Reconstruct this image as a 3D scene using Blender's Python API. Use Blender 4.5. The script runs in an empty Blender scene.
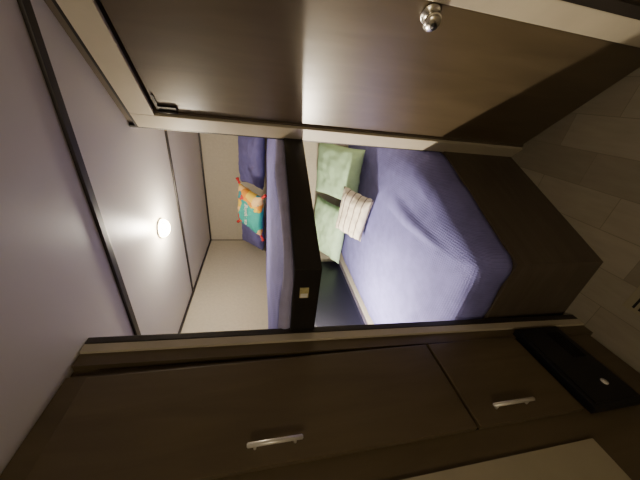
import bpy, bmesh, math, random
from mathutils import Vector, Matrix, noise
random.seed(3)
H=2.09
# ---------------------------------------------------------------- materials
def newmat(name):
    m=bpy.data.materials.new(name); m.use_nodes=True
    nt=m.node_tree; b=nt.nodes['Principled BSDF']
    return m,nt,b
def simple(name,col,rough=.5,metal=0,spec=.5,bump=0,bscale=60,var=0,vscale=8):
    m,nt,b=newmat(name)
    b.inputs['Roughness'].default_value=rough; b.inputs['Metallic'].default_value=metal
    b.inputs['Specular IOR Level'].default_value=spec
    tc=nt.nodes.new('ShaderNodeTexCoord')
    n=nt.nodes.new('ShaderNodeTexNoise'); n.inputs['Scale'].default_value=vscale; n.inputs['Detail'].default_value=4
    nt.links.new(tc.outputs['Object'],n.inputs['Vector'])
    r=nt.nodes.new('ShaderNodeValToRGB')
    r.color_ramp.elements[0].position=.3; r.color_ramp.elements[1].position=.7
    r.color_ramp.elements[0].color=[c*(1-var) for c in col]+[1]
    r.color_ramp.elements[1].color=[min(1,c*(1+var)) for c in col]+[1]
    nt.links.new(n.outputs['Fac'],r.inputs['Fac']); nt.links.new(r.outputs['Color'],b.inputs['Base Color'])
    if bump:
        n2=nt.nodes.new('ShaderNodeTexNoise'); n2.inputs['Scale'].default_value=bscale
        nt.links.new(tc.outputs['Object'],n2.inputs['Vector'])
        bp=nt.nodes.new('ShaderNodeBump'); bp.inputs['Strength'].default_value=bump; bp.inputs['Distance'].default_value=.01
        nt.links.new(n2.outputs['Fac'],bp.inputs['Height']); nt.links.new(bp.outputs['Normal'],b.inputs['Normal'])
    return m
def wood(name,c1,c2,rough=.35,scale=(3,3,30),spec=.5):
    m,nt,b=newmat(name); b.inputs['Roughness'].default_value=rough; b.inputs['Specular IOR Level'].default_value=spec
    tc=nt.nodes.new('ShaderNodeTexCoord'); mp=nt.nodes.new('ShaderNodeMapping')
    mp.inputs['Scale'].default_value=scale
    n=nt.nodes.new('ShaderNodeTexNoise'); n.inputs['Scale'].default_value=2; n.inputs['Detail'].default_value=6; n.inputs['Distortion'].default_value=.6
    r=nt.nodes.new('ShaderNodeValToRGB'); r.color_ramp.elements[0].color=(*c1,1); r.color_ramp.elements[1].color=(*c2,1)
    r.color_ramp.elements[0].position=.3; r.color_ramp.elements[1].position=.7
    nt.links.new(tc.outputs['Object'],mp.inputs['Vector']); nt.links.new(mp.outputs['Vector'],n.inputs['Vector'])
    nt.links.new(n.outputs['Fac'],r.inputs['Fac']); nt.links.new(r.outputs['Color'],b.inputs['Base Color'])
    bp=nt.nodes.new('ShaderNodeBump'); bp.inputs['Strength'].default_value=.15; bp.inputs['Distance'].default_value=.004
    nt.links.new(n.outputs['Fac'],bp.inputs['Height']); nt.links.new(bp.outputs['Normal'],b.inputs['Normal'])
    return m
def fabric(name,col,var=.08,quilt=True,rough=.85,qs=85,strength=.35):
    m,nt,b=newmat(name); b.inputs['Roughness'].default_value=rough
    b.inputs['Specular IOR Level'].default_value=.25
    tc=nt.nodes.new('ShaderNodeTexCoord')
    n=nt.nodes.new('ShaderNodeTexNoise'); n.inputs['Scale'].default_value=14
    nt.links.new(tc.outputs['Object'],n.inputs['Vector'])
    r=nt.nodes.new('ShaderNodeValToRGB')
    r.color_ramp.elements[0].position=.35; r.color_ramp.elements[1].position=.65
    r.color_ramp.elements[0].color=[c*(1-var) for c in col]+[1]; r.color_ramp.elements[1].color=[c*(1+var) for c in col]+[1]
    nt.links.new(n.outputs['Fac'],r.inputs['Fac']); nt.links.new(r.outputs['Color'],b.inputs['Base Color'])
    bp=nt.nodes.new('ShaderNodeBump'); bp.inputs['Strength'].default_value=strength; bp.inputs['Distance'].default_value=.004
    if quilt:
        ws=[]
        for d in ('X','Y'):
            w=nt.nodes.new('ShaderNodeTexWave'); w.bands_direction=d; w.inputs['Scale'].default_value=qs/3.14; w.inputs['Distortion'].default_value=.4
            nt.links.new(tc.outputs['Object'],w.inputs['Vector']); ws.append(w)
        mx=nt.nodes.new('ShaderNodeMath'); mx.operation='MULTIPLY'
        nt.links.new(ws[0].outputs['Fac'],mx.inputs[0]); nt.links.new(ws[1].outputs['Fac'],mx.inputs[1])
        nt.links.new(mx.outputs[0],bp.inputs['Height'])
    else:
        n2=nt.nodes.new('ShaderNodeTexNoise'); n2.inputs['Scale'].default_value=150
        nt.links.new(tc.outputs['Object'],n2.inputs['Vector']); nt.links.new(n2.outputs['Fac'],bp.inputs['Height'])
    nt.links.new(bp.outputs['Normal'],b.inputs['Normal'])
    return m
def emis(name,col,s):
    m,nt,b=newmat(name); b.inputs['Base Color'].default_value=(*col,1)
    b.inputs['Emission Color'].default_value=(*col,1); b.inputs['Emission Strength'].default_value=s
    return m
M_door=wood('dark_door_wood',(.068,.050,.027),(.095,.070,.040),.31,(8,8,1.2),.9)
M_cab=wood('dark_cabinet_wood',(.085,.063,.034),(.115,.086,.048),.40,(8,8,1.2))
M_base=wood('bed_base_wood',(.075,.058,.042),(.10,.080,.060),.5,(2,2,14))
M_dark=simple('black_trim',(.012,.010,.009),.45,var=.2)
M_trimd=simple('brown_trim',(.026,.021,.017),.45,var=.15)
M_case=simple('beige_casing',(.46,.41,.31),.45,var=.06)
M_wall=simple('wallboard_beige',(.60,.55,.43),.75,bump=.2,bscale=90,var=.05,vscale=45)
M_ceil=simple('ceiling_vinyl',(.68,.645,.585),.40,var=.02,vscale=2,bump=.05,bscale=12)
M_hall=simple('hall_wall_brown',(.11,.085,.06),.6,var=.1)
M_panel=simple('light_panel',(.34,.30,.21),.5,var=.05)
M_metal=simple('polished_nickel',(.80,.77,.70),.25,metal=1)
M_handle=simple('satin_nickel',(.72,.69,.62),.4,metal=.45)
M_black=simple('black_plastic',(.006,.006,.009),.42,var=.1)
M_glass=simple('night_glass',(.005,.005,.008),.35,var=.1,spec=.3)
M_white=simple('white_plastic',(.8,.78,.72),.4)
M_label=simple('paper_label',(.50,.44,.20),.7,var=.25,vscale=60)
M_comf=fabric('periwinkle_quilt',(.195,.188,.47))
M_lining=fabric('lavender_lining',(.42,.40,.64),quilt=False)
M_pp=fabric('purple_pillowcase',(.18,.17,.42),quilt=False)
M_green=fabric('sage_pillow',(.44,.64,.42),quilt=False,var=.05)
# ---------------------------------------------------------------- mesh builder
class B:
    def __init__(s): s.bm=bmesh.new(); s.mats=[]
    def mi(s,m):
        if m not in s.mats: s.mats.append(m)
        return s.mats.index(m)
    def box(s,x0,x1,y0,y1,z0,z1,m,bev=0,shear=0):
        t=bmesh.new(); bmesh.ops.create_cube(t,size=1)
        for v in t.verts: v.co=Vector(((x0+x1)/2+v.co.x*(x1-x0),(y0+y1)/2+v.co.y*(y1-y0),(z0+z1)/2+v.co.z*(z1-z0)))
        if bev: bmesh.ops.bevel(t,geom=t.edges[:],offset=bev,segments=2,affect='EDGES',profile=.7)
        if shear:
            for v in t.verts: v.co.y+=shear*v.co.z
        s.add(t,m)
    def prism(s,pts,z0,z1,m,bev=0):
        t=bmesh.new(); vs=[t.verts.new((p[0],p[1],z0)) for p in pts]; f=t.faces.new(vs)
        r=bmesh.ops.extrude_face_region(t,geom=[f])
        for v in r['geom']:
            if isinstance(v,bmesh.types.BMVert): v.co.z=z1
        bmesh.ops.recalc_face_normals(t,faces=t.faces[:])
        if bev: bmesh.ops.bevel(t,geom=t.edges[:],offset=bev,segments=2,affect='EDGES',profile=.7)
        s.add(t,m)
    def cyl(s,c,r,d,axis,m,r2=None,seg=32,bev=0):
        t=bmesh.new(); bmesh.ops.create_cone(t,cap_ends=True,segments=seg,radius1=r,radius2=r if r2 is None else r2,depth=d)
        if bev: bmesh.ops.bevel(t,geom=[e for e in t.edges if len([f for f in e.link_faces if len(f.verts)>4])==1],offset=bev,segments=3,affect='EDGES')
        q=Vector((0,0,1)).rotation_difference(Vector(axis)).to_matrix().to_4x4()
        bmesh.ops.transform(t,matrix=Matrix.Translation(c)@q,verts=t.verts); s.add(t,m,True)
    def sph(s,c,r,m,sc=(1,1,1)):
        t=bmesh.new(); bmesh.ops.create_uvsphere(t,u_segments=24,v_segments=16,radius=r)
        for v in t.verts: v.co=Vector((v.co.x*sc[0]+c[0],v.co.y*sc[1]+c[1],v.co.z*sc[2]+c[2]))
        s.add(t,m,True)
    def add(s,t,m,smooth=False):
        i=s.mi(m); me=bpy.data.meshes.new('t')
        for f in t.faces: f.material_index=i; f.smooth=smooth
        t.to_mesh(me); t.free(); s.bm.from_mesh(me); bpy.data.meshes.remove(me)
    def done(s,name,mat=None):
        me=bpy.data.meshes.new(name); s.bm.to_mesh(me); s.bm.free()
        for m in s.mats: me.materials.append(m)
        o=bpy.data.objects.new(name,me); bpy.context.scene.collection.objects.link(o)
        if mat is not None: o.matrix_world=mat
        return o
def boxobj(name,*a,**k):
    b=B(); b.box(*a,**k); return b.done(name)
# ---------------------------------------------------------------- room shell
XR=2.7; YB=-4.4
m,nt,b=newmat('floor_planks'); b.inputs['Roughness'].default_value=.5
tc=nt.nodes.new('ShaderNodeTexCoord'); mp=nt.nodes.new('ShaderNodeMapping'); mp.inputs['Rotation'].default_value=(0,0,math.radians(90))
br=nt.nodes.new('ShaderNodeTexBrick'); br.inputs['Color1'].default_value=(.37,.33,.26,1); br.inputs['Color2'].default_value=(.25,.22,.17,1)
br.inputs['Mortar'].default_value=(.235,.205,.155,1); br.inputs['Scale'].default_value=1; br.inputs['Brick Width'].default_value=.36; br.inputs['Row Height'].default_value=.15
br.inputs['Mortar Size'].default_value=.0015; br.inputs['Bias'].default_value=-.1
n=nt.nodes.new('ShaderNodeTexNoise'); n.inputs['Scale'].default_value=9; n.inputs['Detail'].default_value=6
mp2=nt.nodes.new('ShaderNodeMapping'); mp2.inputs['Scale'].default_value=(4,.8,1)
mx=nt.nodes.new('ShaderNodeMixRGB'); mx.blend_type='MULTIPLY'; mx.inputs['Fac'].default_value=.5
r=nt.nodes.new('ShaderNodeValToRGB'); r.color_ramp.elements[0].color=(.55,.55,.55,1); r.color_ramp.elements[1].color=(1.2,1.2,1.2,1)
L=nt.links.new
L(tc.outputs['Object'],mp.inputs['Vector']); L(mp.outputs['Vector'],br.inputs['Vector']); L(tc.outputs['Object'],mp2.inputs['Vector']); L(mp2.outputs['Vector'],n.inputs['Vector'])
L(n.outputs['Fac'],r.inputs['Fac']); L(br.outputs['Color'],mx.inputs['Color1']); L(r.outputs['Color'],mx.inputs['Color2']); L(mx.outputs['Color'],b.inputs['Base Color'])
M_floor=m
boxobj('floor',-.05,XR,YB,.05,-.05,0,M_floor)
boxobj('ceiling',-.05,XR,YB,.05,H,H+.05,M_ceil)
boxobj('wall_left',-.05,0,YB,.05,0,H,M_wall)
boxobj('wall_back',0,1.47,0,.05,0,H,M_wall)
boxobj('wall_right',1.42,1.47,-1.34,0,0,H,M_wall)
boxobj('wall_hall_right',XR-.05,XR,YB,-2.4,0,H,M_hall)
boxobj('wall_hall_rear',0,XR-.05,YB-.05,YB,0,H,M_wall)
boxobj('trim_1',0,2.2,-1.80,-1.768,H-.012,H,M_trimd,bev=.003)
boxobj('trim_2',0,1.42,-.912,-.892,H-.010,H,M_trimd,bev=.003)
boxobj('trim_3',.014,1.42,-.014,0,H-.014,H,M_trimd)
boxobj('trim_4',0,.014,-2.1,0,H-.014,H,M_trimd)
boxobj('trim_5',0,.006,-.006,0,.7,H-.014,M_trimd)
# ---------------------------------------------------------------- diagonal door wall
D0=Vector((1.395,-1.36,0)); u=Vector((.72,-.694,0)).normalized(); n_=Vector((0,0,1)).cross(u)
DM=Matrix(((u.x,n_.x,0,D0.x),(u.y,n_.y,0,D0.y),(0,0,1,0),(0,0,0,1)))
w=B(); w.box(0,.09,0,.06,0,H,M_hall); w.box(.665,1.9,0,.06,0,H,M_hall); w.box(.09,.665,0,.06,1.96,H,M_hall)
w.done('wall_door_side',DM)
c=B()
c.box(-.004,.080,-.016,0,0,2.05,M_case,bev=.004); c.box(.080,.76,-.016,0,1.955,2.05,M_case,bev=.004); c.box(.672,.745,-.016,0,0,1.955,M_case,bev=.004)
c.box(-.016,-.004,-.012,.06,0,H-.001,M_dark)
c.box(.745,.775,-.02,0,0,2.05,M_trimd); c.box(.82,.88,-.016,0,0,2.05,M_case,bev=.004)
c.box(-.004,.78,-.012,0,2.05,2.062,M_dark)
c.done('trim_door_casing',DM)
d=B()
d.box(.092,.662,.004,.034,.012,1.945,M_door,bev=.003)
d.box(.10,.125,-.006,.006,1.86,1.93,M_dark,bev=.002); d.cyl((.10,-.008,1.895),.006,.075,(0,0,1),M_dark)
d.box(.10,.18,-.002,.006,1.928,1.936,M_dark,bev=.001)
kx=.632; kz=.99
d.cyl((kx,0,kz),.030,.006,(0,1,0),M_metal,bev=.002); d.cyl((kx,-.012,kz),.014,.024,(0,1,0),M_metal)
d.sph((kx,-.034,kz),.028,M_metal,(1,.62,1)); d.cyl((kx,-.052,kz),.010,.004,(0,1,0),M_dark,bev=.001)
d.done('door_1',DM)
# ---------------------------------------------------------------- left cabinet
F=.769; Y0=-2.12
def yy(t): return Y0-t
k=B()
k.box(.002,F-.02,yy(1.6),yy(0),0.08,H-.002,M_cab)
k.box(.002,F-.06,yy(1.6),yy(0),0,0.08,M_dark)
k.box(F-.02,F-.006,yy(1.6),yy(.045),.02,H-.002,M_cab)
k.box(F-.012,F+.012,yy(.36),yy(.062),.868,2.02,M_cab,bev=.004)
k.box(F-.012,F+.012,yy(.36),yy(.062),.445,.858,M_cab,bev=.004)
k.box(F-.006,F-.002,yy(.36),yy(.062),.855,.871,M_dark)
for (z0,z1) in ((1.395,1.54),(.625,.785)):
    y=yy(.318)
    k.cyl((F+.034,y,(z0+z1)/2),.0060,z1-z0,(0,0,1),M_handle,bev=.002)
    for z in (z0+.02,z1-.02): k.cyl((F+.022,y,z),.004,.024,(1,0,0),M_handle)
k.done('tall_cabinet')
SH=.032
p=B(); p.box(F-.1,F+.016,yy(0.004),yy(-.022),0,H-.002,M_trimd,bev=.003,shear=SH); p.box(F-.018,F+.014,yy(.036),yy(0.004),0,H-.002,M_case,bev=.003,shear=SH)
p.box(F-.10,F+.004,yy(.080),yy(.036),0,H-.002,M_cab,shear=SH)
p.done('trim_post')
q=B(); q.box(F-.004,F+.004,yy(1.5),yy(.435),.51,1.95,M_panel,bev=.002)
q.done('wall_panel')
v=B(); v.box(F-.004,F+.03,yy(.375),yy(.045),.195,.425,M_black,bev=.006)
v.box(F+.03,F+.033,yy(.36),yy(.06),.21,.41,M_black,bev=.001)
v.cyl((F+.034,yy(.30),.285),.012,.003,(1,0,0),M_white)
for i in range(6): v.box(F+.032,F+.036,yy(.2),yy(.08),.23+i*.012,.234+i*.012,M_black)
v.done('power_converter_panel')
# ---------------------------------------------------------------- beds
OUT=[(0.006,-2.068),(1.08,-2.068),(1.388,-1.37),(1.388,-.006),(0.006,-.006)]
def rounded(pts,r,step=.02):
    res=[]; n=len(pts)
    for i in range(n):
        a=Vector(pts[i-1]);b_=Vector(pts[i]);c_=Vector(pts[(i+1)%n])
        d1=(a-b_).normalized(); d2=(c_-b_).normalized()
        for j in range(7):
            t=j/6; p0=b_+d1*r; p2=b_+d2*r
            res.append((1-t)**2*p0+2*t*(1-t)*b_+t*t*p2)
    out=[]; m_=len(res)
    for i in range(m_):
        a=res[i]; c_=res[(i+1)%m_]; k_=max(1,int((c_-a).length/step))
        for j in range(k_): out.append(a+(c_-a)*(j/k_))
    return out
def comforter(name,pts,zhem,ztop,r=.07,amp=.012,hemwave=.012,seed=0,hemmat=None,hemrings=1,edge=.06,folds=0):
    o=rounded(pts,r); n=len(o); cen=Vector((sum(p.x for p in o)/n,sum(p.y for p in o)/n))
    nor=[]
    for i in range(n):
        t=(o[(i+2)%n]-o[i-2]).normalized(); nor.append(Vector((t.y,-t.x)))
    h=ztop-zhem
    rings=[(-.012,zhem),(.000,zhem),(.006,zhem+.2*h),(.008,zhem+.45*h),(.004,zhem+.65*h),(-.008,zhem+.82*h),(-.025,zhem+.93*h),(-edge,ztop-.004)]
    bm=bmesh.new(); R=[]
    for k_,(d_,z) in enumerate(rings):
        row=[]
        for i in range(n):
            q_=o[i]
            w_=noise.noise(Vector((q_.x*9,q_.y*9,seed+5)))*.010*(1 if k_<5 else .5)
            pz=z
            if k_<2: pz+=noise.noise(Vector((q_.x*5,q_.y*5,seed)))*hemwave*1.5
            pp=q_+nor[i]*(d_-.012+w_)
            row.append(bm.verts.new((pp.x,pp.y,pz)))
        R.append(row)
    base=[Vector((v.co.x,v.co.y)) for v in R[-1]]
    steps=44
    for s_ in range(1,steps):
        f=s_/steps; row=[]
        for i in range(n):
            pp=base[i].lerp(cen,f)
            g=min(1,f*6)
            row.append(bm.verts.new((pp.x,pp.y,ztop+g*.018)))
        R.append(row)
    for vrow in R[5:]:
        for v in vrow:
            x,y=v.co.x,v.co.y
            a=noise.noise(Vector((x*2.6+y*1.2,y*1.8,seed+1)))*amp
            t=noise.noise(Vector((x*3.2-y*1.5,y*1.8,seed+2)))
            a+=(.4-abs(t))*amp*.8
            if folds:
                dx,dy=x-1.0,y+2.0; ang=math.atan2(dx,dy+.05); dist=math.hypot(dx,dy)
                wgt=math.exp(-((dist-.50)/.34)**2)
                a+=folds*wgt*max(0,noise.noise(Vector((ang*5,dist*.8,3.3))))
            v.co.z+=a
    c0=bm.verts.new((cen.x,cen.y,ztop+.018))
    for k_ in range(len(R)-1):
        for i in range(n):
            f=bm.faces.new((R[k_][i],R[k_][(i+1)%n],R[k_+1][(i+1)%n],R[k_+1][i])); f.smooth=True
            f.material_index=1 if (hemmat and k_<hemrings) else 0
    for i in range(n):
        f=bm.faces.new((R[-1][i],R[-1][(i+1)%n],c0)); f.smooth=True
    f=bm.faces.new([v for v in reversed(R[0])])
    bmesh.ops.recalc_face_normals(bm,faces=bm.faces[:])
    me=bpy.data.meshes.new(name); bm.to_mesh(me); bm.free(); me.materials.append(M_comf)
    if hemmat: me.materials.append(hemmat)
    ob=bpy.data.objects.new(name,me); bpy.context.scene.collection.objects.link(ob); return ob
def empty(name):
    e=bpy.data.objects.new(name,None); bpy.context.scene.collection.objects.link(e); return e
bed=empty('bed')
b1=B(); b1.prism(OUT,0,.475,M_base,bev=.004); ob=b1.done('bed_base'); ob.parent=bed
cm=comforter('comforter',[(0.012,-2.066),(1.082,-2.066),(1.390,-1.372),(1.386,-.012),(0.012,-.012)],.470,.640,r=.06,amp=.026,seed=0,hemwave=.006,folds=.038); cm.parent=bed
bunk=empty('bunk_bed')
b2=B(); b2.prism(OUT,1.30,1.395,M_dark,bev=.004)
b2.box(.955,1.0,-2.0715,-2.067,1.340,1.372,M_label); b2.box(.957,.975,-2.0722,-2.0712,1.343,1.369,M_white)
ob=b2.done('bunk_frame'); ob.parent=bunk
cm=comforter('bunk_comforter',[(0.012,-2.062),(1.076,-2.062),(1.382,-1.372),(1.382,-.012),(0.012,-.012)],1.392,1.447,r=.08,amp=.010,seed=7,hemwave=.004,hemmat=M_lining,hemrings=5); cm.parent=bunk
# ---------------------------------------------------------------- pillows
def pillow_mesh(name,w_,h_,th,mat,seed=0,pinch=.08,N=28):
    bm=bmesh.new(); g={}
    for side in (1,-1):
        for i in range(N+1):
            for j in range(N+1):
                a=-1+2*i/N; c_=-1+2*j/N
                edge=(i in(0,N) or j in(0,N))
                if side==-1 and edge: g[(side,i,j)]=g[(1,i,j)]; continue
                x=a*(1-pinch*(1-c_*c_)); y=c_*(1-pinch*(1-a*a))
                pr=((1-a**4)*(1-c_**4))**.5 if not edge else 0
                z=side*pr*th/2*(1+.18*noise.noise(Vector((a*2,c_*2,seed+side))))
                z+=.012*noise.noise(Vector((a*5,c_*5,seed+9)))*(1 if not edge else .3)
                g[(side,i,j)]=bm.verts.new((x*w_/2,y*h_/2,z))
    for side in (1,-1):
        for i in range(N):
            for j in range(N):
                q_=[g[(side,i,j)],g[(side,i+1,j)],g[(side,i+1,j+1)],g[(side,i,j+1)]]
                if side==-1: q_.reverse()
                f=bm.faces.new(q_); f.smooth=True
    me=bpy.data.meshes.new(name); bm.to_mesh(me); bm.free(); me.materials.append(mat)
    o=bpy.data.objects.new(name,me); bpy.context.scene.collection.objects.link(o); return o
def place(o,loc,tilt,yaw=0,spin=0):
    o.matrix_world=Matrix.Translation(loc)@Matrix.Rotation(math.radians(yaw),4,'Z')@Matrix.Rotation(math.radians(tilt),4,'X')@Matrix.Rotation(math.radians(spin),4,'Z')
place(pillow_mesh('green_pillow',.62,.44,.15,M_green,1),(.38,-.44,.835),34,2,-3)
place(pillow_mesh('green_pillow',.50,.52,.15,M_green,2),(1.00,-.53,.845),34,-4,4)
place(pillow_mesh('bunk_pillow',.50,.32,.14,M_pp,3),(.29,-.19,1.605),42,0)
place(pillow_mesh('bunk_pillow',.54,.32,.14,M_pp,4),(1.0,-.19,1.605),42,0)
m,nt,b=newmat('striped_fabric'); b.inputs['Roughness'].default_value=.9
tc=nt.nodes.new('ShaderNodeTexCoord'); wv=nt.nodes.new('ShaderNodeTexWave'); wv.bands_direction='Y'; wv.inputs['Scale'].default_value=6.5; wv.inputs['Distortion'].default_value=.3
r=nt.nodes.new('ShaderNodeValToRGB'); r.color_ramp.elements[0].position=.88; r.color_ramp.elements[0].color=(.72,.66,.54,1); r.color_ramp.elements[1].position=.97; r.color_ramp.elements[1].color=(.22,.18,.16,1)
nt.links.new(tc.outputs['Object'],wv.inputs['Vector']); nt.links.new(wv.outputs['Fac'],r.inputs['Fac']); nt.links.new(r.outputs['Color'],b.inputs['Base Color'])
sp=pillow_mesh('striped_cushion',.42,.26,.13,m,6); place(sp,(.79,-.97,.800),44,-16,2)
m,nt,b=newmat('colourful_print'); b.inputs['Roughness'].default_value=.85
tc=nt.nodes.new('ShaderNodeTexCoord'); vor=nt.nodes.new('ShaderNodeTexVoronoi'); vor.inputs['Scale'].default_value=13
sep=nt.nodes.new('ShaderNodeSeparateColor'); r=nt.nodes.new('ShaderNodeValToRGB'); r.color_ramp.interpolation='CONSTANT'
cols=[(0,(.75,.30,.03)),(.25,(.85,.58,.06)),(.45,(.62,.05,.04)),(.60,(.04,.30,.36)),(.78,(.90,.60,.25))]
el=r.color_ramp.elements; el[0].color=(*cols[0][1],1); el[1].position=cols[1][0]; el[1].color=(*cols[1][1],1)
for p_,c_ in cols[2:]: e=el.new(p_); e.color=(*c_,1)
ln=nt.nodes.new('ShaderNodeVectorMath'); ln.operation='LENGTH'
sb=nt.nodes.new('ShaderNodeVectorMath'); sb.operation='SUBTRACT'; sb.inputs[1].default_value=(-.03,-.03,0)
ns=nt.nodes.new('ShaderNodeTexNoise'); ns.inputs['Scale'].default_value=9
ad=nt.nodes.new('ShaderNodeMath'); ad.operation='MULTIPLY_ADD'; ad.inputs[1].default_value=.18
gt=nt.nodes.new('ShaderNodeMath'); gt.operation='GREATER_THAN'; gt.inputs[1].default_value=.235
mx=nt.nodes.new('ShaderNodeMixRGB'); mx.inputs['Color1'].default_value=(.04,.42,.38,1)
L=nt.links.new
L(tc.outputs['Object'],vor.inputs['Vector']); L(tc.outputs['Object'],ns.inputs['Vector']); L(tc.outputs['Object'],sb.inputs[0]); L(sb.outputs[0],ln.inputs[0])
L(vor.outputs['Color'],sep.inputs['Color']); L(sep.outputs[0],r.inputs['Fac']); L(ns.outputs['Fac'],ad.inputs[0]); L(ln.outputs['Value'],ad.inputs[2]); L(ad.outputs[0],gt.inputs[0])
L(gt.outputs[0],mx.inputs['Fac']); L(r.outputs['Color'],mx.inputs['Color2']); L(mx.outputs['Color'],b.inputs['Base Color'])
cp=pillow_mesh('colourful_cushion',.38,.32,.11,m,8)
M_red=simple('red_tassel',(.6,.03,.03),.8)
for sx in(-1,1):
    for sy in(-1,1):
        t=B(); t.sph((sx*.190,sy*.160,0),.011,M_red)
        t.cyl((sx*.205,sy*.175,0),.006,.045,(sx,sy,0),M_red,r2=.014)
        o=t.done('tassel'); o.parent=cp
cu=bpy.data.curves.new('lettering','FONT'); cu.body='camping'; cu.size=.062; cu.align_x='CENTER'; cu.extrude=.002
tx=bpy.data.objects.new('lettering',cu); bpy.context.scene.collection.objects.link(tx); cu.materials.append(M_white); tx.parent=cp; tx.location=(-.02,-.03,.060)
place(cp,(.66,-.62,1.605),38,-4,-3)
# ---------------------------------------------------------------- bunk window, lights, vent
wn=B()
wn.box(0,.02,-1.60,-.50,.69,1.12,M_black,bev=.008); wn.box(.02,.024,-1.57,-.53,.72,1.09,M_glass)
wn.done('window_1')
def w2l(x,y): return (1.6+x*.866-y*.5, -2.771+.5*x+.866*y)
LX,LY=w2l(.07,1.70)
cl=B()
cl.cyl((LX,LY,H-.004),.058,.008,(0,0,1),M_white,bev=.002); cl.sph((LX,LY,H-.012),.054,emis('lamp_lens',(1,.76,.34),80),(1,1,.7))
cl.done('ceiling_light')
def light(name,kind,loc,e,col,size=.05):
    l=bpy.data.lights.new(name,kind); l.energy=e; l.color=col
    l.shadow_soft_size=size
    o=bpy.data.objects.new(name,l); o.location=loc
    bpy.context.scene.collection.objects.link(o); return o
light('ceiling_light_bulb','POINT',(LX,LY,H-.10),15,(1,.89,.73),.035)
RX,RY=.26,-1.50
rl=B(); rl.cyl((RX,RY,1.293),.040,.014,(0,0,1),M_white,bev=.003); rl.cyl((RX,RY,1.262),.008,.05,(0,0,1),M_white); rl.cyl((RX,RY,1.235),.030,.016,(0,0,1),M_white,r2=.015)
rl.sph((RX,RY,1.218),.022,emis('reading_lens',(1,.92,.8),30))
rl.done('reading_light')
light('reading_light_bulb','POINT',(RX,RY,1.165),110,(1,.88,.70),.025)
hl=B(); hl.cyl((1.7,-3.7,H-.008),.09,.016,(0,0,1),M_white,bev=.003); hl.cyl((1.7,-3.7,H-.02),.07,.01,(0,0,1),emis('hall_lens',(1,.8,.5),8),bev=.003)
hl.done('hall_ceiling_light')
light('hall_ceiling_bulb','POINT',(1.7,-3.7,H-.14),18,(1,.86,.62),.07)
fv=B(); vx,vy=w2l(-.24,.75)
fv.box(vx-.06,vx+.06,vy-.28,vy+.03,0,.006,M_panel,bev=.002)
for i in range(14):
    fv.box(vx-.045,vx+.045,vy-.265+i*.02,vy-.257+i*.02,.005,.0075,M_black)
fv.done('floor_vent')
# ---------------------------------------------------------------- world + camera
wd=bpy.data.worlds.new('World'); bpy.context.scene.world=wd; wd.use_nodes=True
wd.node_tree.nodes['Background'].inputs[0].default_value=(.3,.27,.25,1); wd.node_tree.nodes['Background'].inputs[1].default_value=.05
f=260; pitch=math.radians(12.4)
fh=Vector((-.5,.8660254,0)); right=Vector((.8660254,.5,0)); up=Vector((0,0,1))
fwd=fh*math.cos(pitch)-up*math.sin(pitch); upc=fh*math.sin(pitch)+up*math.cos(pitch)
cx=-upc; cy=right; cz=-fwd
cam=bpy.data.cameras.new('camera'); cam.sensor_width=36; cam.lens=f/640*36; cam.clip_start=.02
co=bpy.data.objects.new('camera',cam); bpy.context.scene.collection.objects.link(co)
co.matrix_world=Matrix(((cx.x,cy.x,cz.x,1.6),(cx.y,cy.y,cz.y,-2.771),(cx.z,cy.z,cz.z,1.5),(0,0,0,1)))
bpy.context.scene.camera=co
